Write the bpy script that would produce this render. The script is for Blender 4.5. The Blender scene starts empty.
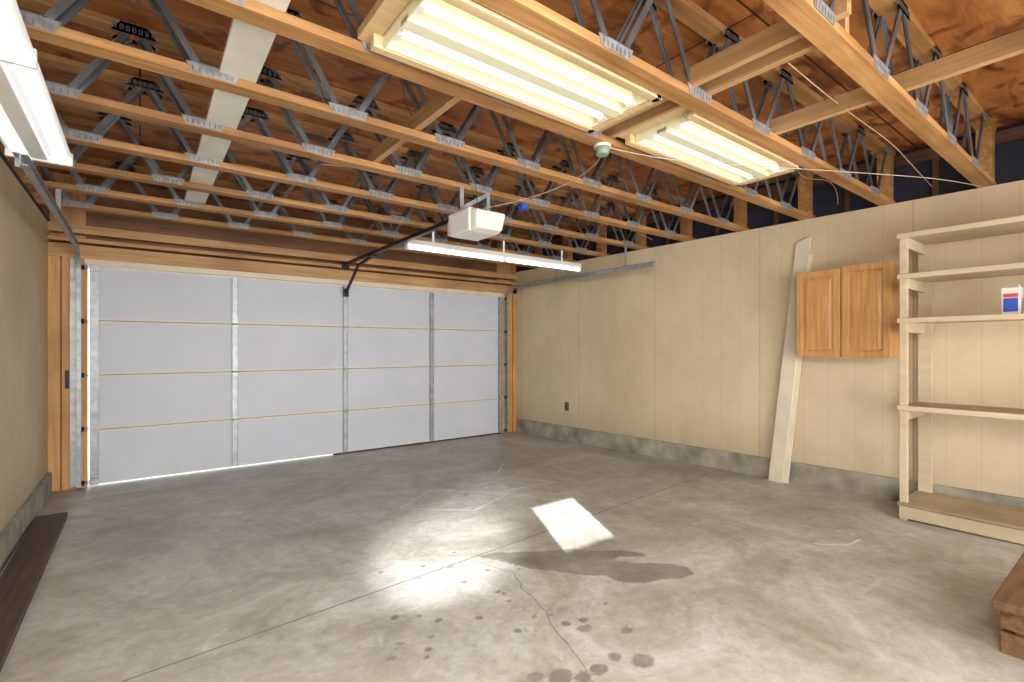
import bpy, bmesh, math, random
import numpy as np
from mathutils import Vector, Matrix
random.seed(4)
YD=6.19
def fz(y): return 0.012*(YD-y)
def xr(y): return 4.79+0.05*(YD-y)

# ------------------------------------------------------------ materials
def newmat(name):
    m=bpy.data.materials.new(name); m.use_nodes=True
    nt=m.node_tree; b=nt.nodes['Principled BSDF']
    return m,nt,b
def plain(name,col,rough=.6,metal=0.0,var=.12,scale=8.0,bump=0.0,emis=None,es=0):
    m,nt,b=newmat(name)
    tc=nt.nodes.new('ShaderNodeTexCoord')
    n=nt.nodes.new('ShaderNodeTexNoise'); n.inputs['Scale'].default_value=scale; n.inputs['Detail'].default_value=5
    nt.links.new(tc.outputs['Object'],n.inputs['Vector'])
    r=nt.nodes.new('ShaderNodeValToRGB')
    r.color_ramp.elements[0].position=.3; r.color_ramp.elements[1].position=.7
    r.color_ramp.elements[0].color=tuple(c*(1-var) for c in col)+(1,)
    r.color_ramp.elements[1].color=tuple(min(1,c*(1+var)) for c in col)+(1,)
    nt.links.new(n.outputs['Fac'],r.inputs['Fac'])
    nt.links.new(r.outputs['Color'],b.inputs['Base Color'])
    b.inputs['Roughness'].default_value=rough; b.inputs['Metallic'].default_value=metal
    if bump:
        n2=nt.nodes.new('ShaderNodeTexNoise'); n2.inputs['Scale'].default_value=scale*12
        nt.links.new(tc.outputs['Object'],n2.inputs['Vector'])
        bp=nt.nodes.new('ShaderNodeBump'); bp.inputs['Strength'].default_value=bump; bp.inputs['Distance'].default_value=.01
        nt.links.new(n2.outputs['Fac'],bp.inputs['Height']); nt.links.new(bp.outputs['Normal'],b.inputs['Normal'])
    if emis:
        b.inputs['Emission Color'].default_value=emis+(1,); b.inputs['Emission Strength'].default_value=es
    return m
def wood(name,c1,c2,axis='X',rough=.6,fine=22,stain=.35,staincol=None):
    m,nt,b=newmat(name)
    tc=nt.nodes.new('ShaderNodeTexCoord')
    mp=nt.nodes.new('ShaderNodeMapping')
    s=[fine,fine,fine]; s['XYZ'.index(axis)]=fine*.05
    mp.inputs['Scale'].default_value=s
    nt.links.new(tc.outputs['Object'],mp.inputs['Vector'])
    n=nt.nodes.new('ShaderNodeTexNoise'); n.inputs['Scale'].default_value=1.6; n.inputs['Detail'].default_value=7; n.inputs['Distortion'].default_value=.6
    nt.links.new(mp.outputs['Vector'],n.inputs['Vector'])
    r=nt.nodes.new('ShaderNodeValToRGB'); r.color_ramp.elements[0].position=.3; r.color_ramp.elements[1].position=.7
    r.color_ramp.elements[0].color=c1+(1,); r.color_ramp.elements[1].color=c2+(1,)
    nt.links.new(n.outputs['Fac'],r.inputs['Fac'])
    n2=nt.nodes.new('ShaderNodeTexNoise'); n2.inputs['Scale'].default_value=1.7; n2.inputs['Detail'].default_value=4
    nt.links.new(tc.outputs['Object'],n2.inputs['Vector'])
    r2=nt.nodes.new('ShaderNodeValToRGB'); r2.color_ramp.elements[0].position=.35; r2.color_ramp.elements[1].position=.65
    sc=staincol or (1-stain,1-stain*1.1,1-stain*1.25)
    r2.color_ramp.elements[0].color=tuple(sc)+(1,); r2.color_ramp.elements[1].color=(1,1,1,1)
    nt.links.new(n2.outputs['Fac'],r2.inputs['Fac'])
    mx=nt.nodes.new('ShaderNodeMix'); mx.data_type='RGBA'; mx.blend_type='MULTIPLY'; mx.inputs['Factor'].default_value=1
    nt.links.new(r.outputs['Color'],mx.inputs[6]); nt.links.new(r2.outputs['Color'],mx.inputs[7])
    nt.links.new(mx.outputs[2],b.inputs['Base Color'])
    bp=nt.nodes.new('ShaderNodeBump'); bp.inputs['Strength'].default_value=.25; bp.inputs['Distance'].default_value=.004
    nt.links.new(n.outputs['Fac'],bp.inputs['Height']); nt.links.new(bp.outputs['Normal'],b.inputs['Normal'])
    b.inputs['Roughness'].default_value=rough
    return m
def panel_wall(name,c1,c2,gap=.203):
    """painted grooved plywood siding, grooves run vertically"""
    m,nt,b=newmat(name)
    tc=nt.nodes.new('ShaderNodeTexCoord')
    sp=nt.nodes.new('ShaderNodeSeparateXYZ'); nt.links.new(tc.outputs['Object'],sp.inputs[0])
    def groove(period,width):
        d=nt.nodes.new('ShaderNodeMath'); d.operation='PINGPONG'; d.inputs[1].default_value=period/2
        nt.links.new(sp.outputs['Y'],d.inputs[0])
        g=nt.nodes.new('ShaderNodeMapRange'); g.inputs['From Min'].default_value=0; g.inputs['From Max'].default_value=width
        g.inputs['To Min'].default_value=1; g.inputs['To Max'].default_value=0
        nt.links.new(d.outputs[0],g.inputs['Value']); return g
    g1=groove(gap,.006); g2=groove(1.218,.008)
    mp=nt.nodes.new('ShaderNodeMapping'); mp.inputs['Scale'].default_value=(1,1,.8)
    nt.links.new(tc.outputs['Object'],mp.inputs['Vector'])
    n=nt.nodes.new('ShaderNodeTexNoise'); n.inputs['Scale'].default_value=1.3; n.inputs['Detail'].default_value=10; n.inputs['Roughness'].default_value=.72
    nt.links.new(mp.outputs['Vector'],n.inputs['Vector'])
    r=nt.nodes.new('ShaderNodeValToRGB'); r.color_ramp.elements[0].position=.32; r.color_ramp.elements[1].position=.6
    r.color_ramp.elements[0].color=c1+(1,); r.color_ramp.elements[1].color=c2+(1,)
    nt.links.new(n.outputs['Fac'],r.inputs['Fac'])
    add=nt.nodes.new('ShaderNodeMath'); add.operation='MULTIPLY_ADD'; add.inputs[1].default_value=.2
    nt.links.new(g1.outputs[0],add.inputs[0])
    m2=nt.nodes.new('ShaderNodeMath'); m2.operation='MULTIPLY'; m2.inputs[1].default_value=.3
    nt.links.new(g2.outputs[0],m2.inputs[0]); nt.links.new(m2.outputs[0],add.inputs[2])
    mx=nt.nodes.new('ShaderNodeMix'); mx.data_type='RGBA'
    mx.inputs[7].default_value=tuple(c*.45 for c in c1)+(1,)
    nt.links.new(add.outputs[0],mx.inputs['Factor']); nt.links.new(r.outputs['Color'],mx.inputs[6])
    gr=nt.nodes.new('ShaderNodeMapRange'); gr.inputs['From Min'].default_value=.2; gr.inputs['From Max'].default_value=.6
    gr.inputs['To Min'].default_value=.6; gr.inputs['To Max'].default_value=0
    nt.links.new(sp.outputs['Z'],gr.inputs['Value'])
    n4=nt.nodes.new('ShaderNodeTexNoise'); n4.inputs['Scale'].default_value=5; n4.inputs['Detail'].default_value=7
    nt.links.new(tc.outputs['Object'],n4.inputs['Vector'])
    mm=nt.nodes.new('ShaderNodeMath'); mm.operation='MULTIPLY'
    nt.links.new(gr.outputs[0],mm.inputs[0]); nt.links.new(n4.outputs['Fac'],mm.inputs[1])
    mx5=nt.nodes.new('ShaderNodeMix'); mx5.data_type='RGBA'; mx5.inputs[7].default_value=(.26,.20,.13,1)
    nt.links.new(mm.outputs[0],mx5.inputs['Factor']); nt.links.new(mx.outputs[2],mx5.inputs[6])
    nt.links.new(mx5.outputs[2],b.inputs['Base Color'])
    bp=nt.nodes.new('ShaderNodeBump'); bp.inputs['Strength'].default_value=.3; bp.inputs['Distance'].default_value=.003; bp.invert=True
    nt.links.new(add.outputs[0],bp.inputs['Height']); nt.links.new(bp.outputs['Normal'],b.inputs['Normal'])
    b.inputs['Roughness'].default_value=.65
    return m

M_chord=wood('chord_fir',(.36,.17,.052),(.60,.33,.125),'X',stain=.42)
M_light2x4=wood('pale_lumber_y',(.42,.24,.10),(.60,.38,.19),'Y',stain=.25)
M_lightx=wood('pale_lumber_x',(.60,.41,.20),(.76,.56,.32),'X',stain=.15)
M_stud=wood('stud_fir',(.50,.25,.08),(.72,.40,.16),'Z',stain=.25)
M_header=wood('header_fir',(.46,.25,.095),(.68,.41,.18),'X',stain=.3)
M_steel=plain('galvanised_steel',(.38,.40,.42),.45,.6,.2,14)
M_web=plain('web_steel',(.19,.205,.225),.45,.6,.5,4)
M_plate=plain('nail_plate',(.29,.295,.30),.55,.4,.3,30)
M_white=plain('white_enamel',(.80,.81,.80),.35,0,.03)
M_cream=plain('cream_paint',(.72,.64,.50),.55,0,.08,5)
M_creamstrip=plain('pale_edge',(.66,.65,.60),.5,0,.05,5)
M_seam=plain('seam_dark',(.25,.23,.19),.6,0,.1,5)  # dark strip in the joints between door sections
M_doorp=plain('door_foam_panel',(.56,.60,.675),.55,0,.04,2,bump=.12)
M_black=plain('black_metal',(.02,.02,.022),.4,.5,.1)
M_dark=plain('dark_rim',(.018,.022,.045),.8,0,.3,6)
M_darkwood=wood('dark_wood',(.05,.028,.018),(.11,.065,.04),'Y',stain=.2)
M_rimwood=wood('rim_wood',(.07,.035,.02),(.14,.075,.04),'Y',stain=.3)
M_gable=wood('gable_wood',(.16,.07,.03),(.28,.13,.06),'X',stain=.3)
M_stepwood=wood('step_wood',(.13,.065,.03),(.28,.15,.065),'X',stain=.5)
M_oak=wood('oak',(.47,.23,.075),(.68,.39,.15),'Z',rough=.4,fine=34,stain=.1)
M_conc=plain('concrete_curb',(.31,.285,.225),.85,0,.38,5,bump=.6)
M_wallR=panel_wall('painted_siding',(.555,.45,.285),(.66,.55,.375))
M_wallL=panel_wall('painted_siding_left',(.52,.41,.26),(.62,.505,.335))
M_tube=plain('fluorescent_tube',(.9,.9,.85),.3,0,.0,5,emis=(1.0,.97,.60),es=1.5)
M_tubew=plain('fluorescent_tube_white',(.9,.9,.9),.3,0,.0,5,emis=(.97,.99,1.0),es=2.0)
M_refl=plain('fixture_reflector',(.72,.69,.50),.4,0,.02,5,emis=(1,.93,.55),es=.08)  # faint emission added so the reflector looks lit by its tubes
M_lens=plain('opener_lens',(.72,.69,.58),.3,0,.05,5)
M_green=plain('grey_green_plastic',(.20,.30,.20),.5,0,.1,8)
M_blue=plain('blue_plastic',(.03,.08,.5),.4,0,.1,8)
M_red=plain('red_label',(.55,.06,.05),.5,0,.1,20)
M_glass=plain('outlet_brown',(.10,.06,.04),.4)
M_board=plain('primed_board',(.70,.62,.49),.5,0,.08,4)
M_boardw=plain('white_board',(.70,.69,.63),.5,0,.12,4)
M_shelfwood=wood('worn_shelf',(.33,.25,.14),(.52,.42,.27),'Y',stain=.3)
M_shelfp=wood('shelf_paint',(.55,.45,.30),(.65,.55,.39),'Y',stain=.12,fine=9)
M_wire=plain('cable_white',(.5,.42,.3),.5)
M_wired=plain('cable_dark',(.06,.05,.04),.5)

# plywood ceiling
def ply():
    m,nt,b=newmat('plywood_sheathing')
    tc=nt.nodes.new('ShaderNodeTexCoord')
    mp=nt.nodes.new('ShaderNodeMapping'); mp.inputs['Scale'].default_value=(1,4,1)
    nt.links.new(tc.outputs['Object'],mp.inputs['Vector'])
    n=nt.nodes.new('ShaderNodeTexNoise'); n.inputs['Scale'].default_value=2.2; n.inputs['Detail'].default_value=10; n.inputs['Distortion'].default_value=1.0; n.inputs['Roughness'].default_value=.65
    nt.links.new(mp.outputs['Vector'],n.inputs['Vector'])
    r=nt.nodes.new('ShaderNodeValToRGB'); e=r.color_ramp.elements
    e[0].position=.3; e[0].color=(.20,.06,.014,1); e[1].position=.72; e[1].color=(.60,.27,.08,1)
    q=e.new(.5); q.color=(.42,.155,.04,1)
    nt.links.new(n.outputs['Fac'],r.inputs['Fac'])
    br=nt.nodes.new('ShaderNodeTexBrick'); br.inputs['Scale'].default_value=1
    br.inputs['Brick Width'].default_value=2.44; br.inputs['Row Height'].default_value=1.22; br.inputs['Mortar Size'].default_value=.006
    br.inputs['Color1'].default_value=(1,1,1,1); br.inputs['Color2'].default_value=(.72,.62,.55,1); br.inputs['Mortar'].default_value=(.1,.07,.05,1)
    nt.links.new(tc.outputs['Object'],br.inputs['Vector'])
    n3=nt.nodes.new('ShaderNodeTexNoise'); n3.inputs['Scale'].default_value=3.4; n3.inputs['Detail'].default_value=8; n3.inputs['Distortion'].default_value=1.4
    nt.links.new(tc.outputs['Object'],n3.inputs['Vector'])
    r3=nt.nodes.new('ShaderNodeValToRGB'); r3.color_ramp.elements[0].position=.38; r3.color_ramp.elements[1].position=.48
    r3.color_ramp.elements[0].color=(.42,.34,.28,1); r3.color_ramp.elements[1].color=(1,1,1,1)
    nt.links.new(n3.outputs['Fac'],r3.inputs['Fac'])
    mx=nt.nodes.new('ShaderNodeMix'); mx.data_type='RGBA'; mx.blend_type='MULTIPLY'; mx.inputs['Factor'].default_value=1
    nt.links.new(r.outputs['Color'],mx.inputs[6]); nt.links.new(br.outputs['Color'],mx.inputs[7])
    mx2=nt.nodes.new('ShaderNodeMix'); mx2.data_type='RGBA'; mx2.blend_type='MULTIPLY'; mx2.inputs['Factor'].default_value=1
    nt.links.new(mx.outputs[2],mx2.inputs[6]); nt.links.new(r3.outputs['Color'],mx2.inputs[7])
    nt.links.new(mx2.outputs[2],b.inputs['Base Color']); b.inputs['Roughness'].default_value=.5
    return m
M_ply=ply()

# concrete floor
def concrete():
    m,nt,b=newmat('concrete_floor')
    tc=nt.nodes.new('ShaderNodeTexCoord')
    def noise(s,d=6,dist=0,ro=.6):
        n=nt.nodes.new('ShaderNodeTexNoise'); n.inputs['Scale'].default_value=s; n.inputs['Detail'].default_value=d
        n.inputs['Distortion'].default_value=dist; n.inputs['Roughness'].default_value=ro
        nt.links.new(tc.outputs['Object'],n.inputs['Vector']); return n
    n1=noise(1.3,10,.9,.74)
    r=nt.nodes.new('ShaderNodeValToRGB'); e=r.color_ramp.elements
    e[0].position=.34; e[0].color=(.30,.28,.225,1); e[1].position=.64; e[1].color=(.55,.54,.50,1)
    q=e.new(.5); q.color=(.43,.41,.355,1)
    nt.links.new(n1.outputs['Fac'],r.inputs['Fac'])
    n2=noise(11,10,.4,.78)
    r2=nt.nodes.new('ShaderNodeValToRGB'); r2.color_ramp.elements[0].position=.32; r2.color_ramp.elements[1].position=.68
    r2.color_ramp.elements[0].color=(.72,.72,.71,1); r2.color_ramp.elements[1].color=(1.12,1.12,1.12,1)
    nt.links.new(n2.outputs['Fac'],r2.inputs['Fac'])
    mx=nt.nodes.new('ShaderNodeMix'); mx.data_type='RGBA'; mx.blend_type='MULTIPLY'; mx.inputs['Factor'].default_value=1
    nt.links.new(r.outputs['Color'],mx.inputs[6]); nt.links.new(r2.outputs['Color'],mx.inputs[7])
    n3=noise(14,5)
    at2=nt.nodes.new('ShaderNodeAttribute'); at2.attribute_name='faint'
    ma2=nt.nodes.new('ShaderNodeMath'); ma2.operation='MULTIPLY_ADD'; ma2.inputs[1].default_value=.2
    nt.links.new(n3.outputs['Fac'],ma2.inputs[0]); nt.links.new(at2.outputs['Fac'],ma2.inputs[2])
    mr2=nt.nodes.new('ShaderNodeMapRange'); mr2.inputs['From Min'].default_value=.04; mr2.inputs['From Max'].default_value=.18
    mr2.inputs['To Min'].default_value=.4; mr2.inputs['To Max'].default_value=0
    nt.links.new(ma2.outputs[0],mr2.inputs['Value'])
    mx3=nt.nodes.new('ShaderNodeMix'); mx3.data_type='RGBA'; mx3.inputs[7].default_value=(.21,.19,.15,1)
    nt.links.new(mr2.outputs[0],mx3.inputs['Factor']); nt.links.new(mx.outputs[2],mx3.inputs[6])
    n5=noise(2.3,12,1.8,.82)
    mr5=nt.nodes.new('ShaderNodeMapRange'); mr5.inputs['From Min'].default_value=.57; mr5.inputs['From Max'].default_value=.68
    mr5.inputs['To Min'].default_value=0; mr5.inputs['To Max'].default_value=.6
    nt.links.new(n5.outputs['Fac'],mr5.inputs['Value'])
    mx4=nt.nodes.new('ShaderNodeMix'); mx4.data_type='RGBA'; mx4.inputs[7].default_value=(.66,.65,.61,1)
    nt.links.new(mr5.outputs[0],mx4.inputs['Factor']); nt.links.new(mx3.outputs[2],mx4.inputs[6])
    at=nt.nodes.new('ShaderNodeAttribute'); at.attribute_name='stain'
    n6=noise(26,6)
    ma=nt.nodes.new('ShaderNodeMath'); ma.operation='MULTIPLY_ADD'; ma.inputs[1].default_value=.05
    nt.links.new(n6.outputs['Fac'],ma.inputs[0]); nt.links.new(at.outputs['Fac'],ma.inputs[2])
    mr=nt.nodes.new('ShaderNodeMapRange'); mr.inputs['From Min'].default_value=.020; mr.inputs['From Max'].default_value=.034
    mr.inputs['To Min'].default_value=1.0; mr.inputs['To Max'].default_value=0
    nt.links.new(ma.outputs[0],mr.inputs['Value'])
    n7=noise(6,4); mr7=nt.nodes.new('ShaderNodeMapRange'); mr7.inputs['From Min'].default_value=.3; mr7.inputs['From Max'].default_value=.7
    mr7.inputs['To Min'].default_value=.5; mr7.inputs['To Max'].default_value=.9
    nt.links.new(n7.outputs['Fac'],mr7.inputs['Value'])
    mm=nt.nodes.new('ShaderNodeMath'); mm.operation='MULTIPLY'
    nt.links.new(mr.outputs[0],mm.inputs[0]); nt.links.new(mr7.outputs[0],mm.inputs[1])
    mx2=nt.nodes.new('ShaderNodeMix'); mx2.data_type='RGBA'; mx2.inputs[7].default_value=(.14,.125,.095,1)
    nt.links.new(mm.outputs[0],mx2.inputs['Factor']); nt.links.new(mx4.outputs[2],mx2.inputs[6])
    nt.links.new(mx2.outputs[2],b.inputs['Base Color'])
    rr=nt.nodes.new('ShaderNodeMapRange'); rr.inputs['To Min'].default_value=.30; rr.inputs['To Max'].default_value=.55
    nt.links.new(n1.outputs['Fac'],rr.inputs['Value']); nt.links.new(rr.outputs[0],b.inputs['Roughness'])
    bp=nt.nodes.new('ShaderNodeBump'); bp.inputs['Strength'].default_value=.12; bp.inputs['Distance'].default_value=.003
    nt.links.new(n2.outputs['Fac'],bp.inputs['Height']); nt.links.new(bp.outputs['Normal'],b.inputs['Normal'])
    return m
M_floor=concrete()

# ------------------------------------------------------------ mesh builder
class MB:
    def __init__(s,name,mats):
        s.name=name; s.mats=mats; s.bm=bmesh.new()
    def _faces(s,vs,mi):
        f=s.bm.faces.new(vs); f.material_index=mi; return f
    def hexa(s,p,mi=0):
        v=[s.bm.verts.new(q) for q in p]
        for f in ((0,3,2,1),(4,5,6,7),(0,1,5,4),(1,2,6,5),(2,3,7,6),(3,0,4,7)):
            s._faces([v[i] for i in f],mi)
    def box(s,x0,x1,y0,y1,z0,z1,mi=0):
        s.hexa([(x0,y0,z0),(x1,y0,z0),(x1,y1,z0),(x0,y1,z0),(x0,y0,z1),(x1,y0,z1),(x1,y1,z1),(x0,y1,z1)],mi)
    def beam(s,a,b,w,h,mi=0,side=None):
        """bar from a to b; w measured along 'side', h perpendicular"""
        a=Vector(a); b=Vector(b); d=(b-a).normalized()
        sd=Vector(side) if side else (Vector((0,0,1)).cross(d) if abs(d.z)<.99 else Vector((1,0,0)))
        sd=(sd-d*sd.dot(d)).normalized(); u=d.cross(sd)
        P=[]
        for c in (a,b):
            for i,j in ((-1,-1),(1,-1),(1,1),(-1,1)):
                P.append(c+sd*(i*w/2)+u*(j*h/2))
        s.hexa(P,mi)
    def cyl(s,a,b,r,mi=0,n=16,r2=None,cap=True):
        a=Vector(a); b=Vector(b); d=(b-a).normalized(); r2=r if r2 is None else r2
        t=Vector((0,0,1)) if abs(d.z)<.9 else Vector((1,0,0))
        u=d.cross(t).normalized(); v=d.cross(u)
        A=[];B=[]
        for i in range(n):
            t=2*math.pi*i/n; o=u*math.cos(t)+v*math.sin(t)
            A.append(s.bm.verts.new(a+o*r)); B.append(s.bm.verts.new(b+o*r2))
        for i in range(n):
            f=s._faces([A[i],A[(i+1)%n],B[(i+1)%n],B[i]],mi); f.smooth=True
        if cap: s._faces(A[::-1],mi); s._faces(B,mi)
    def done(s,bevel=0,parent=None):
        bmesh.ops.recalc_face_normals(s.bm,faces=s.bm.faces)
        me=bpy.data.meshes.new(s.name); s.bm.to_mesh(me); s.bm.free()
        for m in s.mats: me.materials.append(m)
        o=bpy.data.objects.new(s.name,me); bpy.context.scene.collection.objects.link(o)
        if bevel:
            md=o.modifiers.new('bevel','BEVEL'); md.width=bevel; md.segments=2; md.limit_method='ANGLE'
        if parent: o.parent=parent
        return o
def empty(name,loc=(0,0,0)):
    o=bpy.data.objects.new(name,None); bpy.context.scene.collection.objects.link(o); return o
def curve(name,pts,r,mat,parent=None):
    c=bpy.data.curves.new(name,'CURVE'); c.dimensions='3D'; c.bevel_depth=r; c.bevel_resolution=2
    sp=c.splines.new('NURBS'); sp.points.add(len(pts)-1)
    for p,q in zip(sp.points,pts): p.co=(*q,1)
    sp.use_endpoint_u=True; sp.order_u=3
    c.materials.append(mat)
    o=bpy.data.objects.new(name,c); bpy.context.scene.collection.objects.link(o)
    if parent: o.parent=parent
    return o

# ------------------------------------------------------------ floor
def seg_dist(P,a,b):
    a=np.array(a);b=np.array(b);d=b-a; t=np.clip(((P-a)@d)/(d@d),0,1)
    return np.linalg.norm(P-(a+t[:,None]*d),axis=1)
def poly_sdf(P,poly):
    n=len(poly); dist=np.full(len(P),1e9); ins=np.zeros(len(P),bool)
    for i in range(n):
        a=poly[i]; b=poly[(i+1)%n]
        dist=np.minimum(dist,seg_dist(P,a,b))
        c=((a[1]>P[:,1])!=(b[1]>P[:,1]))
        with np.errstate(divide='ignore',invalid='ignore'):
            xi=(b[0]-a[0])*(P[:,1]-a[1])/((b[1]-a[1]) or 1e-9)+a[0]
        ins^=(c&(P[:,0]<xi))
    return np.where(ins,-dist,dist)
xs=np.arange(-.76,5.45,.025); ys=np.arange(-2.1,6.6,.025)
xs=np.unique(np.round(np.concatenate([xs,np.arange(.6,2.7,.0125)]),4)); ys=np.unique(np.round(np.concatenate([ys,np.arange(1.0,2.8,.0125)]),4))
X,Y=np.meshgrid(xs,ys); P=np.stack([X.ravel(),Y.ravel()],1)
Z=.012*(YD-P[:,1])
nx=len(xs); ny=len(ys)
idx=np.arange(nx*ny).reshape(ny,nx)
F=np.stack([idx[:-1,:-1].ravel(),idx[:-1,1:].ravel(),idx[1:,1:].ravel(),idx[1:,:-1].ravel()],1)
me=bpy.data.meshes.new('floor'); me.from_pydata(np.column_stack([P,Z]).tolist(),[],F.tolist()); me.update()
stain=np.full(len(P),1e9)
main=[(1.66,2.54),(1.78,2.53),(1.90,2.44),(2.08,2.33),(2.20,2.28),(2.31,2.14),(2.42,2.08),(2.50,1.95),(2.47,1.90),(2.34,2.0),(2.28,1.99),(2.36,1.88),(2.50,1.76),(2.54,1.66),(2.49,1.58),(2.38,1.60),(2.30,1.66),(2.20,1.68),(2.09,1.77),(2.08,1.88),(1.98,1.97),(1.89,2.11),(1.80,2.22),(1.74,2.38)]
stain=np.minimum(stain,poly_sdf(P,main)+.004)
spots=[(.98,1.87,.026),(.82,1.91,.028),(.90,1.98,.02),(1.03,1.95,.02),(.97,2.2,.026),(1.61,1.58,.04),(1.66,1.63,.03),(1.57,1.66,.028),(1.45,1.34,.045),(1.30,1.40,.06),(1.22,1.46,.04),(1.36,1.35,.045),(1.63,1.27,.055),(1.56,1.36,.035),(1.36,1.75,.024),(1.28,1.95,.024),(1.12,2.05,.025),(1.5,2.1,.022),(1.42,2.3,.028),(1.25,2.5,.024),(1.1,2.7,.02),(1.75,1.45,.035),(1.45,2.52,.03),(1.33,2.62,.024)]
rs=random.Random(7)
for _ in range(26): spots.append((rs.uniform(.8,2.0),rs.uniform(1.2,2.7),rs.uniform(.010,.022)))
for (x,y,r) in spots:
    stain=np.minimum(stain,np.hypot(P[:,0]-x,(P[:,1]-y)*1.15)-r+.008)
faint=np.full(len(P),1e9)
for (x,y,rx,ry) in [(2.05,1.6,.16,.13),(3.6,2.9,.35,.12),(4.1,1.8,.4,.2),(3.4,4.4,.5,.2),(2.9,1.4,.2,.15),(2.3,2.25,.3,.15),(0.2,5.6,.5,.12),(4.6,3.5,.12,.8),(3.3,2.2,.25,.1),(1.0,3.6,.3,.1)]:
    faint=np.minimum(faint,(np.sqrt(((P[:,0]-x)/rx)**2+((P[:,1]-y)/ry)**2)-1)*min(rx,ry))
for nm,arr in (('stain',stain),('faint',faint)):
    at=me.attributes.new(nm,'FLOAT','POINT'); at.data.foreach_set('value',np.clip(arr,-.3,2).astype(np.float32))
me.materials.append(M_floor)
fo=bpy.data.objects.new('floor',me); bpy.context.scene.collection.objects.link(fo)

def ribbon(name,pts,w,mat,z=.0015,jit=0):
    bm=bmesh.new(); prev=None
    P2=[]
    for a,b in zip(pts[:-1],pts[1:]):
        n=max(1,int(math.dist(a,b)/.05))
        for i in range(n):
            t=i/n; P2.append((a[0]+(b[0]-a[0])*t+random.uniform(-jit,jit),a[1]+(b[1]-a[1])*t+random.uniform(-jit,jit)))
    P2.append(pts[-1])
    for i,p in enumerate(P2):
        q=P2[min(i+1,len(P2)-1)]; o=P2[max(i-1,0)]
        d=Vector((q[0]-o[0],q[1]-o[1])).normalized(); nrm=Vector((-d.y,d.x))*w/2
        v=[bm.verts.new((p[0]+nrm.x,p[1]+nrm.y,fz(p[1])+z)),bm.verts.new((p[0]-nrm.x,p[1]-nrm.y,fz(p[1])+z))]
        if prev: bm.faces.new([prev[0],prev[1],v[1],v[0]])
        prev=v
    m=bpy.data.meshes.new(name); bm.to_mesh(m); bm.free(); m.materials.append(mat)
    o=bpy.data.objects.new(name,m); bpy.context.scene.collection.objects.link(o); return o
M_crack=plain('joint_dark',(.22,.20,.165),.9)
M_chalk=plain('chalk_mark',(.66,.65,.62),.9)
ribbon('floor_control_joint',[(-.68,2.36),(4.98,2.82)],.009,M_crack)
ribbon('floor_crack',[(1.62,2.46),(1.70,2.23),(1.62,2.05),(1.60,1.9),(1.50,1.65),(1.45,1.5),(1.385,1.33),(1.3,1.1),(1.34,.6)],.004,M_crack,jit=.010)
ribbon('floor_chalk_mark',[(1.68,3.71),(2.13,3.3),(2.62,3.5),(2.13,4.05),(1.68,3.71)],.014,M_chalk,jit=.006)
ribbon('floor_chalk_mark',[(2.6,3.6),(3.2,3.55),(2.95,3.95),(2.5,3.9)],.014,M_chalk,jit=.006)
ribbon('floor_chalk_mark',[(2.3,4.4),(3.0,4.2),(3.3,4.5)],.014,M_chalk,jit=.006)
ribbon('floor_chalk_mark',[(3.5,1.35),(3.62,1.22),(3.8,1.2)],.016,M_chalk,jit=.01)

# ------------------------------------------------------------ walls
ZT=2.50
w=MB('wall_left',[M_wallL]); w.box(-.80,-.68,-2.1,6.35,-.05,ZT); w.done()
w=MB('curb_left',[M_conc]); w.hexa([(-.68,-2.1,-.02),(-.645,-2.1,-.02),(-.645,6.15,-.02),(-.68,6.15,-.02),(-.68,-2.1,.24),(-.645,-2.1,.24),(-.645,6.15,.19),(-.68,6.15,.19)]); w.done(.004)  # concrete curb along the foot of the left wall
w=MB('wall_right',[M_wallR]); 
w.hexa([(xr(-2.1),-2.1,-.05),(xr(-2.1)+.12,-2.1,-.05),(xr(6.35)+.12,6.35,-.05),(xr(6.35),6.35,-.05),
        (xr(-2.1),-2.1,ZT+.04),(xr(-2.1)+.12,-2.1,ZT+.04),(xr(6.35)+.12,6.35,ZT+.04),(xr(6.35),6.35,ZT+.04)]); w.done()
w=MB('curb_right',[M_conc])  # concrete curb along the foot of the right wall
w.hexa([(xr(-2.1)-.03,-2.1,0),(xr(-2.1),-2.1,0),(xr(6.15),6.15,-.02),(xr(6.15)-.03,6.15,-.02),
        (xr(-2.1)-.03,-2.1,.27),(xr(-2.1),-2.1,.27),(xr(6.15),6.15,.21),(xr(6.15)-.03,6.15,.21)]); w.done(.004)
w=MB('trim_rim_left',[M_dark]); w.box(-.80,-.76,-2.1,6.35,ZT,3.0); w.box(-.80,-.68,-2.1,6.35,ZT,ZT+.04); w.done()
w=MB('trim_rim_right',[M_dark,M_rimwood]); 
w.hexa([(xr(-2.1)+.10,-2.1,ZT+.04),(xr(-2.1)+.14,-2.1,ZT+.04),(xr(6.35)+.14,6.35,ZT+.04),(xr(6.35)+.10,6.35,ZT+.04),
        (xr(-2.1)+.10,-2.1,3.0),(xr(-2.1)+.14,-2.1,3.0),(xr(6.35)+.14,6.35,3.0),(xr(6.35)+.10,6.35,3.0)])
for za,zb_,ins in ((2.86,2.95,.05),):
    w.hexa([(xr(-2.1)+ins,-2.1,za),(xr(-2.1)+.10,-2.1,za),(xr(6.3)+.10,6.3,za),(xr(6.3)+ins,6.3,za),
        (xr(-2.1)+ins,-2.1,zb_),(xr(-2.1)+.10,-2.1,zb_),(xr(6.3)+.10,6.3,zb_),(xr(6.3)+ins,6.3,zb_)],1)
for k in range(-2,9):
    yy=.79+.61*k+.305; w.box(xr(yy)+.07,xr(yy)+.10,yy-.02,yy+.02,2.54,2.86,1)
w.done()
w=MB('wall_front',[M_stud,M_header,M_gable,M_cream,M_black])
for x0 in (-.68,-.585,-.49): w.box(x0,x0+.088,6.20,6.33,-.03,2.30,0)
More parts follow.
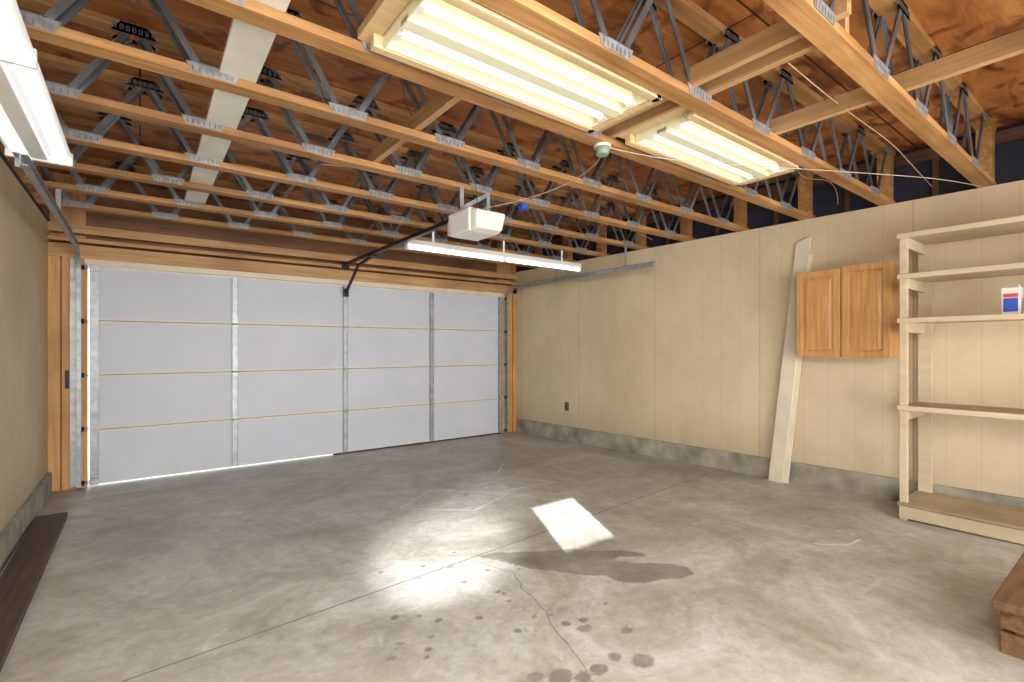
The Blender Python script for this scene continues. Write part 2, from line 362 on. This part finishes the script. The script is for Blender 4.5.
w.box(-.56,-.53,6.19,6.2,.95,1.12,4)
w.box(-.68,-.42,6.33,6.36,-.03,3.0,0)
w.box(4.52,4.60,6.20,6.33,-.03,2.30,0); w.box(4.61,4.70,6.20,6.33,-.03,2.30,0); w.box(4.71,4.785,6.19,6.33,-.03,2.30,0)
w.box(4.50,4.95,6.33,6.36,-.03,3.0,0)
w.box(-.68,4.79,6.19,6.33,2.185,2.31,1)
w.box(-.68,4.79,6.18,6.33,2.335,2.372,1)
w.box(-.68,4.79,6.20,6.33,2.42,2.50,1)
w.box(-.80,4.95,6.34,6.38,2.13,3.0,2)
w.box(-.42,4.52,6.185,6.26,2.125,2.183,3)
w.done(.002)
# unseen rear wall; its small window is added to shape the sun patch
wx0,wx1,wz0,wz1=.00,.52,1.80,2.18
w=MB('wall_rear',[M_wallR]); y0,y1=-2.12,-2.0
w.box(-.8,wx0,y0,y1,-.05,3.0); w.box(wx1,5.35,y0,y1,-.05,3.0); w.box(wx0,wx1,y0,y1,-.05,wz0); w.box(wx0,wx1,y0,y1,wz1,3.0); w.done()
w=MB('sun_patch_window',[M_white]); 
w.box(wx0-.06,wx0,-2.0,-1.98,wz0-.06,wz1+.06); w.box(wx1,wx1+.06,-2.0,-1.98,wz0-.06,wz1+.06); w.box(wx0,wx1,-2.0,-1.98,wz1,wz1+.06); w.box(wx0,wx1,-2.0,-1.98,wz0-.06,wz0); w.done()
w=MB('ceiling',[M_ply]); w.box(-.85,5.45,-2.2,6.5,2.995,3.02); w.done()

# ------------------------------------------------------------ trusses
ZB=2.54; ZTOP=2.957
def truss(y):
    e=xr(y)+.09
    w=MB('ceiling_truss',[M_chord,M_web,M_plate])
    w.box(-.76,e,y-.0445,y+.0445,ZB,ZB+.038,0)
    w.box(-.76,e,y-.0445,y+.0445,ZTOP,ZTOP+.038,0)
    w.box(-.76,-.66,y-.0445,y+.0445,ZB+.038,ZTOP,0); w.box(e-.16,e-.06,y-.0445,y+.0445,ZB+.038,ZTOP,0)
    x=-.36+random.uniform(-.1,.1); k=0
    while x<e-.25:
        for sy in (-1,1):
            yy=y+sy*.044
            S=(0,1,0)
            top=ZTOP+.01; bot=ZB+.045
            w.beam((x-.29,yy,top),(x-.06,yy,bot),.006,.030,1,S)
            w.beam((x-.06,yy,bot),(x+.06,yy,bot),.006,.026,1,S)
            w.beam((x+.06,yy,bot),(x+.29,yy,top),.006,.030,1,S)
            w.beam((x-.29,yy-sy*.006,top),(x-.06,yy-sy*.006,bot),.014,.006,1,S)
            w.beam((x+.06,yy-sy*.006,bot),(x+.29,yy-sy*.006,top),.014,.006,1,S)
            yo=y+sy*.0475
            for (cx,z0,z1,a,b) in ((x,ZB+.005,ZB+.052,.085,.105),(x-.30,ZTOP-.02,ZTOP+.033,.10,.06),(x+.30,ZTOP-.02,ZTOP+.033,.10,.06)):
                w.hexa([(cx-a,yo-.0015,z0),(cx+a,yo-.0015,z0),(cx+a,yo+.0015,z0),(cx-a,yo+.0015,z0),
                        (cx-b,yo-.0015,z1),(cx+b,yo-.0015,z1),(cx+b,yo+.0015,z1),(cx-b,yo+.0015,z1)],2)
                for q in range(-3,4):
                    w.box(cx+q*.026-.003,cx+q*.026+.003,yo+sy*.0015-.0012,yo+sy*.0015+.0012,z0+.008,z1-.016,1)
        x+=.61
    w.done()
for k in range(-4,9): truss(.79+.61*k)

# ------------------------------------------------------------ garage door
g=empty('garage_door')
XL,XR=-.38,4.49; rows=4; H=2.12
w=MB('panels',[M_doorp,M_creamstrip,M_seam])
rh=(H-.012)/rows
for r in range(rows):
    z0=.014+r*rh
    w.box(XL,XR,6.205,6.245,z0+.004,z0+rh-.002,0)
    w.box(XL,XR,6.196,6.206,z0+.004,z0+.026,1)
    w.box(XL,XR,6.196,6.206,z0+rh-.022,z0+rh-.004,1)
    if r: w.box(XL,XR,6.20,6.21,z0-.004,z0+.004,2)
w.done(.0015,g)
w=MB('stiles',[M_steel])
sx=[XL+.03,.84,2.06,3.27,XR-.03]
for i,x in enumerate(sx):
    hw=.035 if i in(0,4) else .028
    for r in range(rows):
        z0=.014+r*rh
        w.box(x-hw,x+hw,6.188,6.197,z0+.012,z0+rh-.012)
        w.box(x-hw,x-hw+.006,6.175,6.19,z0+.012,z0+rh-.012); w.box(x+hw-.006,x+hw,6.175,6.19,z0+.012,z0+rh-.012)
w.done(0,g)
w=MB('hinges',[M_steel,M_black])
for i,x in enumerate(sx):
    for r in range(1,rows):
        z=.014+r*rh
        w.box(x-.03,x+.03,6.165,6.176,z-.05,z-.008); w.box(x-.03,x+.03,6.165,6.176,z+.008,z+.05)
        w.cyl((x-.035,6.168,z),(x+.035,6.168,z),.009)
    if i in(0,4):
        s=-1 if i==0 else 1
        for r in range(0,rows+1):
            z=.05+r*rh*.97
            w.cyl((x,6.16,z),(x+s*.085,6.16,z),.006); w.cyl((x+s*.07,6.16,z),(x+s*.09,6.16,z),.022,1)
            w.box(x-.035,x+.035,6.15,6.176,z-.03,z+.03)
w.done(0,g)
w=MB('bottom_seal',[M_black]); 
w.box(XL+2.3,XR,6.20,6.24,-.004,.014); w.done(0,g)

for side,x in ((-1,-.475),(1,4.585)):
    w=MB('garage_door_track',[M_steel])
    w.box(x-.004*side-.002,x-.004*side+.002,6.135,6.185,.02,2.05)
    w.box(min(x,x-side*.03),max(x,x-side*.03),6.133,6.137,.02,2.05)
    w.box(min(x,x-side*.03),max(x,x-side*.03),6.183,6.187,.02,2.05)
    w.box(min(x,x+side*.05),max(x,x+side*.05),6.186,6.189,.02,2.18)
    prev=None
    for i in range(9):
        a=math.pi/2*i/8; p=(x,6.16-.24*(1-math.cos(a)),2.03+.24*math.sin(a))
        if prev:
            w.beam(prev,p,.006,.05,0,(1,0,0))
            w.beam((prev[0]-side*.015,prev[1],prev[2]),(p[0]-side*.015,p[1],p[2]),.03,.006,0,(1,0,0))
        prev=p
    w.box(x-.002,x+.002,3.42,5.92,2.245,2.295)
    w.box(min(x,x-side*.03),max(x,x-side*.03),3.42,5.92,2.243,2.247)
    w.box(min(x,x-side*.03),max(x,x-side*.03),3.42,5.92,2.293,2.297)
    w.box(min(x,x+side*.03),max(x,x+side*.03),3.42,6.17,2.297,2.302)
    w.box(min(x,x+side*.03),max(x,x+side*.03),3.5,3.505,2.25,2.3)
    for yy in (3.84,5.06):
        w.box(x+side*.02-.015,x+side*.02+.015,yy-.003,yy+.003,2.29,2.54)
    for z in (.35,.95,1.55): w.box(min(x,x+side*.05),max(x,x+side*.05),6.16,6.188,z,z+.06)
    w.done()

# ------------------------------------------------------------ opener
g=empty('garage_door_opener')
w=MB('housing',[M_white,M_lens,M_black])
yc0,yc1=3.02,3.34; cx=2.05; z0,z1=2.19,2.36
w.hexa([(cx-.13,yc0+.03,z0),(cx+.13,yc0+.03,z0),(cx+.13,yc1,z0),(cx-.13,yc1,z0),(cx-.15,yc0,z1),(cx+.15,yc0,z1),(cx+.15,yc1,z1),(cx-.15,yc1,z1)],0)
w.done(.018,g)
w=MB('light_lens',[M_lens])
w.hexa([(cx-.11,yc0-.05,z0+.015),(cx+.11,yc0-.05,z0+.015),(cx+.125,yc0+.025,z0-.004),(cx-.125,yc0+.025,z0-.004),(cx-.13,yc0-.07,z1-.03),(cx+.13,yc0-.07,z1-.03),(cx+.145,yc0+.0,z1-.01),(cx-.145,yc0+.0,z1-.01)],0)
w.box(cx-.12,cx+.12,yc1-.002,yc1+.06,z0+.02,z1-.03)
w.done(.015,g)
w=MB('rail',[M_black,M_steel])
w.box(cx-.02,cx+.02,yc1-.1,6.17,z1,z1+.035,0)
w.box(cx-.04,cx+.04,yc1-.2,yc1,z1-.002,z1+.004,1)
w.box(cx-.035,cx+.035,5.2,5.3,z1-.025,z1,0)
w.beam((cx,5.25,z1-.01),(cx,5.72,z1-.06),.02,.035,0)
w.beam((cx,5.70,z1-.05),(cx,6.14,2.02),.02,.035,0)
w.box(cx-.03,cx+.03,6.12,6.16,1.97,2.07,0)
w.box(cx-.04,cx+.04,6.13,6.178,z1-.04,z1+.05,0)
w.done(0,g)
w=MB('hanger_straps',[M_steel])
for sx_ in (-.12,.12):
    w.box(cx+sx_-.016,cx+sx_+.016,3.17,3.174,z1,2.54); w.box(cx+sx_-.016,cx+sx_+.016,3.145,3.174,z1,z1+.004)
w.beam((cx-.12,3.172,2.38),(cx+.12,3.172,2.53),.004,.03,0,(0,1,0))
w.done(0,g)

# ------------------------------------------------------------ lights (fixtures)
def strip_light(x0,x1,y,zb):
    e=empty('fluorescent_strip_light')
    w=MB('channel',[M_white])
    w.hexa([(x0,y-.05,zb+.05),(x1,y-.05,zb+.05),(x1,y+.05,zb+.05),(x0,y+.05,zb+.05),(x0,y-.035,zb+.1),(x1,y-.035,zb+.1),(x1,y+.035,zb+.1),(x0,y+.035,zb+.1)])
    n=2; L=(x1-x0)/n
    for i in range(n):
        for xx in (x0+i*L+.008,x0+(i+1)*L-.008): w.box(xx-.008,xx+.008,y-.035,y+.035,zb,zb+.06)
    for xx in (x0+.3,(x0+x1)/2,x1-.3): w.box(xx-.012,xx+.012,y-.004,y+.004,zb+.1,2.54)
    w.done(.003,e)
    w=MB('tubes',[M_tubew])
    for i in range(n): w.cyl((x0+i*L+.02,y,zb+.024),(x0+(i+1)*L-.02,y,zb+.024),.019)
    w.done(0,e)
strip_light(2.08,4.46,4.47,2.30)
e=empty('fluorescent_shop_light')
w=MB('housing',[M_white])
xa,xb=-.57,-.30; ya,yb=1.26,3.70; zb=2.36
w.hexa([(xa,ya,zb+.03),(xb,ya,zb+.03),(xb,yb,zb+.03),(xa,yb,zb+.03),(xa+.06,ya,zb+.10),(xb-.06,ya,zb+.10),(xb-.06,yb,zb+.10),(xa+.06,yb,zb+.10)])
for yy in (ya,yb-.02,(ya+yb)/2-.01): w.box(xa,xb,yy,yy+.02,zb-.012,zb+.06)
w.box(-.47,-.40,ya,yb,zb-.004,zb+.03)
for yy in (1.4,2.62,3.23): w.box(-.45,-.42,yy-.02,yy+.02,zb+.1,2.54)
w.done(.004,e)
w=MB('tubes',[M_tubew])
for xx in (-.52,-.35):
    w.cyl((xx,ya+.02,zb+.008),(xx,(ya+yb)/2-.01,zb+.008),.019); w.cyl((xx,(ya+yb)/2+.01,zb+.008),(xx,yb-.02,zb+.008),.019)
w.done(0,e)
def troffer(x0,x1,y0,y1,zb):
    e=empty('fluorescent_ceiling_fixture')
    w=MB('reflector',[M_refl])
    ym=(y0+y1)/2
    for a,b in ((y0,ym),(ym,y1)):
        m=(a+b)/2; q=(b-a)*.22
        w.hexa([(x0,a,zb),(x1,a,zb),(x1,a+.004,zb),(x0,a+.004,zb),(x0,m-q,zb+.06),(x1,m-q,zb+.06),(x1,m-q+.004,zb+.062),(x0,m-q+.004,zb+.062)])
        w.hexa([(x0,b-.004,zb),(x1,b-.004,zb),(x1,b,zb),(x0,b,zb),(x0,m+q-.004,zb+.062),(x1,m+q-.004,zb+.062),(x1,m+q,zb+.06),(x0,m+q,zb+.06)])
        w.box(x0,x1,m-q,m+q,zb+.058,zb+.064)
    w.box(x0,x0+.006,y0,y1,zb,zb+.07); w.box(x1-.006,x1,y0,y1,zb,zb+.07)
    w.box(x0,x1,ym-.03,ym+.03,zb-.006,zb+.02)
    w.done(0,e)
    w=MB('tubes',[M_tube,M_white])
    for a,b in ((y0,ym),(ym,y1)):
        m=(a+b)/2
        w.cyl((x0+.03,m,zb+.024),(x1-.03,m,zb+.024),.018,0)
        w.box(x0+.006,x0+.03,m-.02,m+.02,zb,zb+.06,1); w.box(x1-.03,x1-.006,m-.02,m+.02,zb,zb+.06,1)
    w.done(0,e)
    w=MB('wood_frame',[M_lightx])
    w.box(x0-.04,x1+.04,y0-.045,y0-.005,zb-.005,zb+.085); w.box(x0-.04,x1+.04,y1+.005,y1+.045,zb-.005,zb+.085)
    w.box(x0-.08,x0-.005,y0-.045,y1+.08,zb+.045,zb+.083)
    w.box(x1+.005,x1+.045,y0-.045,y1+.045,zb-.005,zb+.085)
    w.done(.002,e)
troffer(.78,1.97,1.50,1.88,2.535)
troffer(2.32,3.50,1.50,1.86,2.535)

# ------------------------------------------------------------ loose lumber above chords
w=MB('ceiling_plank',[M_boardw]); w.hexa([(.28,1.5,2.580),(.43,1.5,2.580),(.45,5.0,2.580),(.30,5.0,2.580),(.28,1.5,2.60),(.43,1.5,2.60),(.45,5.0,2.60),(.30,5.0,2.60)]); w.done(.002)
w=MB('lumber_blocking',[M_light2x4])
w.box(2.09,2.13,.70,2.05,2.582,2.67); w.box(2.22,2.26,.75,2.05,2.582,2.67); w.box(2.95,2.99,.15,1.42,2.582,2.67); w.box(1.25,1.29,1.97,3.3,2.582,2.67)
w.done(.002)
g=empty('smoke_detector')
w=MB('body',[M_green,M_white]); w.cyl((2.20,2.01,2.54),(2.20,2.01,2.525),.05,1,24); w.cyl((2.20,2.01,2.525),(2.20,2.01,2.48),.045,0,24,.034); w.done(0,g)
curve('ceiling_cable',[(2.2,2.0,2.53),(2.6,1.9,2.51),(3.2,1.6,2.52),(3.9,1.2,2.51),(4.6,.9,2.53),(5.0,.8,2.53)],.0028,M_wire)
curve('ceiling_cable',[(2.08,3.2,2.40),(2.3,3.1,2.46),(2.5,2.7,2.52),(2.4,2.2,2.54),(2.2,2.0,2.52)],.0028,M_wire)
curve('ceiling_cable',[(-.4,2.2,2.60),(.2,2.4,2.66),(.9,2.7,2.62),(1.6,2.9,2.68),(2.05,3.1,2.6),(2.06,3.17,2.37)],.003,M_wired)
curve('ceiling_cable',[(2.3,1.0,2.60),(3.0,1.05,2.64),(3.7,1.0,2.60),(4.4,1.08,2.65),(5.05,1.1,2.62)],.003,M_wire)
curve('ceiling_cable',[(1.0,3.5,2.60),(1.9,3.4,2.70),(2.8,3.6,2.62),(3.7,3.4,2.68),(4.8,3.6,2.60)],.003,M_wire)
curve('ceiling_cable',[(.9,1.8,2.62),(1.0,2.3,2.72),(1.4,2.8,2.64),(2.0,3.6,2.7),(2.6,4.2,2.6),(2.7,4.45,2.40)],.003,M_wired)
curve('ceiling_cable',[(3.5,1.7,2.60),(3.8,1.6,2.75),(4.2,1.75,2.68),(4.6,1.6,2.72),(5.0,1.75,2.62)],.003,M_wire)
w=MB('junction_box',[M_blue,M_steel]); w.box(2.53,2.59,3.20,3.26,2.49,2.54,0); w.box(2.545,2.575,3.21,3.25,2.52,2.54,1); w.done(.003)
w=MB('wall_outlet',[M_glass,M_cream]); xo=xr(5.1); w.box(xo-.008,xo+.002,5.065,5.135,.44,.56,0); 
w.box(xo-.011,xo-.007,5.085,5.115,.46,.49,0); w.box(xo-.011,xo-.007,5.085,5.115,.51,.54,0); w.done(.002)

# ------------------------------------------------------------ wall cabinet
g=empty('wall_cabinet')
fx=4.76; dy=.03
w=MB('carcass',[M_oak]); w.box(fx+.02,xr(1.25)-.01,1.265+dy,1.965+dy,1.255,2.01); w.done(.002,g)
def cdoor(nm,y0,y1,z0,z1):
    w=MB(nm,[M_oak]); y0+=dy; y1+=dy
    fr=.055
    w.box(fx,fx+.02,y0,y0+fr,z0,z1); w.box(fx,fx+.02,y1-fr,y1,z0,z1)
    w.box(fx,fx+.02,y0+fr,y1-fr,z0,z0+fr); w.box(fx,fx+.02,y0+fr,y1-fr,z1-fr,z1)
    w.box(fx+.011,fx+.019,y0+fr,y1-fr,z0+fr,z1-fr)
    a=.03
    w.hexa([(fx+.011,y0+fr+.006,z0+fr+.006),(fx+.011,y1-fr-.006,z0+fr+.006),(fx+.011,y1-fr-.006,z1-fr-.006),(fx+.011,y0+fr+.006,z1-fr-.006),
            (fx+.004,y0+fr+a,z0+fr+a),(fx+.004,y1-fr-a,z0+fr+a),(fx+.004,y1-fr-a,z1-fr-a),(fx+.004,y0+fr+a,z1-fr-a)])
    w.done(.003,g)
cdoor('door_near',1.262,1.608,1.25,2.025); cdoor('door_far',1.622,1.968,1.25,2.01)

# ------------------------------------------------------------ leaning boards
g=empty('leaning_board')
w=MB('wide_board',[M_board])
xb_=xr(2.1)-.03
w.hexa([(xb_-.10,2.30,fz(2.3)),(xb_-.10,2.17,fz(2.2)),(xb_-.08,2.17,fz(2.2)),(xb_-.08,2.30,fz(2.3)),
        (xb_+.005,2.09,2.33),(xb_+.005,1.96,2.37),(xb_+.025,1.96,2.37),(xb_+.025,2.09,2.33)])
w.done(.002,g)
w=MB('narrow_board',[M_cream])
w.hexa([(xb_-.075,2.20,fz(2.2)),(xb_-.075,2.13,fz(2.2)),(xb_-.055,2.13,fz(2.2)),(xb_-.055,2.20,fz(2.2)),
        (xb_+.008,2.0,2.2),(xb_+.008,1.945,2.2),(xb_+.028,1.945,2.2),(xb_+.028,2.0,2.2)])
w.done(.002,g)

# ------------------------------------------------------------ shelving
g=empty('shelving_unit')
F0=4.50; B0=5.02; YF=1.17; YN=-.75; zt=2.17
w=MB('frame',[M_shelfp])
fl=fz(1.1)
w.box(F0,F0+.038,YF-.045,YF,fl,zt); w.box(F0,F0+.038,YN-.045,YN,fl,zt)
for y in (YF,.2,YN): w.box(B0-.06,B0-.022,y-.085,y,fl,zt,0)
for z in (2.17,1.87,1.545,.90,.17):
    for y in (YF-.045,YN):
        w.box(F0+.038,B0-.03,y,y+.02,z-.10,z-.022,0)
w.done(.002,g)
w=MB('shelves',[M_shelfp,M_shelfwood])
for z in (2.17,1.87,1.545,.90):
    w.box(F0-.005,B0-.03,YN,YF+.005,z-.022,z,1 if z<1 else 0)
    w.box(F0-.02,F0,YN,YF+.01,z-.03,z+.005,0)
w.box(F0-.01,F0+.01,YN,YF,fl+.015,.165,0)
for i in range(3):
    a=F0-.02+i*.17; w.box(a,a+.165,YN,YF+.01,.165,.19,1)
w.done(.002,g)
g=empty('supply_container')
w=MB('carton',[M_boardw,M_blue,M_red]); 
w.box(4.58,4.70,.55,.64,1.547,1.73,0); w.box(4.577,4.581,.56,.63,1.57,1.66,1); w.box(4.577,4.581,.56,.63,1.665,1.69,2)
w.hexa([(4.59,.56,1.73),(4.69,.56,1.73),(4.69,.63,1.73),(4.59,.63,1.73),(4.63,.56,1.755),(4.65,.56,1.755),(4.65,.63,1.755),(4.63,.63,1.755)],0)
w.cyl((4.62,.48,1.547),(4.62,.48,1.66),.045,0,28); w.cyl((4.62,.48,1.57),(4.62,.48,1.63),.0456,1,28,cap=False)
w.done(.002,g)

# ------------------------------------------------------------ step & plank
g=empty('wooden_step')
w=MB('treads',[M_stepwood]); f2=fz(.2)
for i in range(5): w.box(2.80,3.72,.28-i*.15,.42-i*.15,f2+.185,f2+.222)
w.done(.004,g)
w=MB('risers',[M_stepwood])
w.box(2.84,2.88,-.30,.40,f2+.10,f2+.184); w.box(2.84,2.88,-.30,.40,f2-.002,f2+.085)
w.box(3.62,3.66,-.30,.40,f2-.002,f2+.184); w.box(2.88,3.62,.36,.40,f2-.002,f2+.184); w.box(2.86,2.90,.30,.36,f2,f2+.18)
w.done(.003,g)
w=MB('floor_plank',[M_darkwood])
w.hexa([(-.60,2.6,fz(2.6)+.001),(-.44,2.6,fz(2.6)+.001),(-.45,5.15,fz(5.15)+.001),(-.63,5.15,fz(5.15)+.001),
        (-.60,2.6,fz(2.6)+.04),(-.44,2.6,fz(2.6)+.04),(-.45,5.15,fz(5.15)+.04),(-.63,5.15,fz(5.15)+.04)])
w.done(.003)

# ------------------------------------------------------------ lighting
W=bpy.data.worlds.new('world'); bpy.context.scene.world=W; W.use_nodes=True
bg=W.node_tree.nodes['Background']; bg.inputs[0].default_value=(.88,.94,1,1); bg.inputs[1].default_value=4.0
def lamp(name,typ,loc,target,energy,col=(1,1,1),**k):
    l=bpy.data.lights.new(name,typ); l.energy=energy; l.color=col
    for a,b in k.items(): setattr(l,a,b)
    o=bpy.data.objects.new(name,l); o.location=loc
    d=Vector(target)-Vector(loc); o.rotation_euler=d.to_track_quat('-Z','Y').to_euler()
    bpy.context.scene.collection.objects.link(o); return o
lamp('rear_fill','AREA',(2.1,-1.9,1.4),(2.1,3,1.5),230,(1,.985,.955),shape='RECTANGLE',size=5.0,size_y=2.2)  # added area fill behind the camera, stands for no real lamp
lamp('ceiling_fill','AREA',(1.6,-1.6,.5),(2.4,3.2,2.9),45,(1,.98,.95),shape='RECTANGLE',size=3.5,size_y=.8)  # added fill aimed upward to brighten the ceiling
lamp('floor_fill','SPOT',(.1,-.3,2.35),(2.0,2.9,0),440,(.98,.99,1),spot_size=math.radians(115),spot_blend=1.0,shadow_soft_size=.35)  # added wide spot out of view, lifts the floor brightness
dv=Vector((.36,.74,-.823*.372))
lamp('sun','SUN',Vector((.3,-2,2))-dv*6,Vector((.3,-2,2)),28.0,(.95,.975,1),angle=math.radians(.3))
lamp('floor_glow_spot','SPOT',(-.35,.35,2.25),(1.60,2.80,0),2000,(.95,.97,1),spot_size=math.radians(17),spot_blend=1.0,shadow_soft_size=.05)  # added spot standing in for the reflected sun glow on the floor
lamp('floor_glow_spot','SPOT',(-.35,.35,2.25),(2.25,3.35,0),700,(.95,.97,1),spot_size=math.radians(13),spot_blend=1.0,shadow_soft_size=.05)  # second added spot, stretches that floor glow further back

# ------------------------------------------------------------ camera
cam=bpy.data.cameras.new('camera'); co=bpy.data.objects.new('camera',cam); bpy.context.scene.collection.objects.link(co)
co.location=(0,0,1.33); co.rotation_euler=(math.pi/2,0,-math.radians(37.15))
cam.sensor_width=36; cam.lens=491/1024*36; cam.shift_y=7/1024; cam.clip_start=.02
bpy.context.scene.camera=co
bpy.context.scene.view_settings.view_transform='Standard'
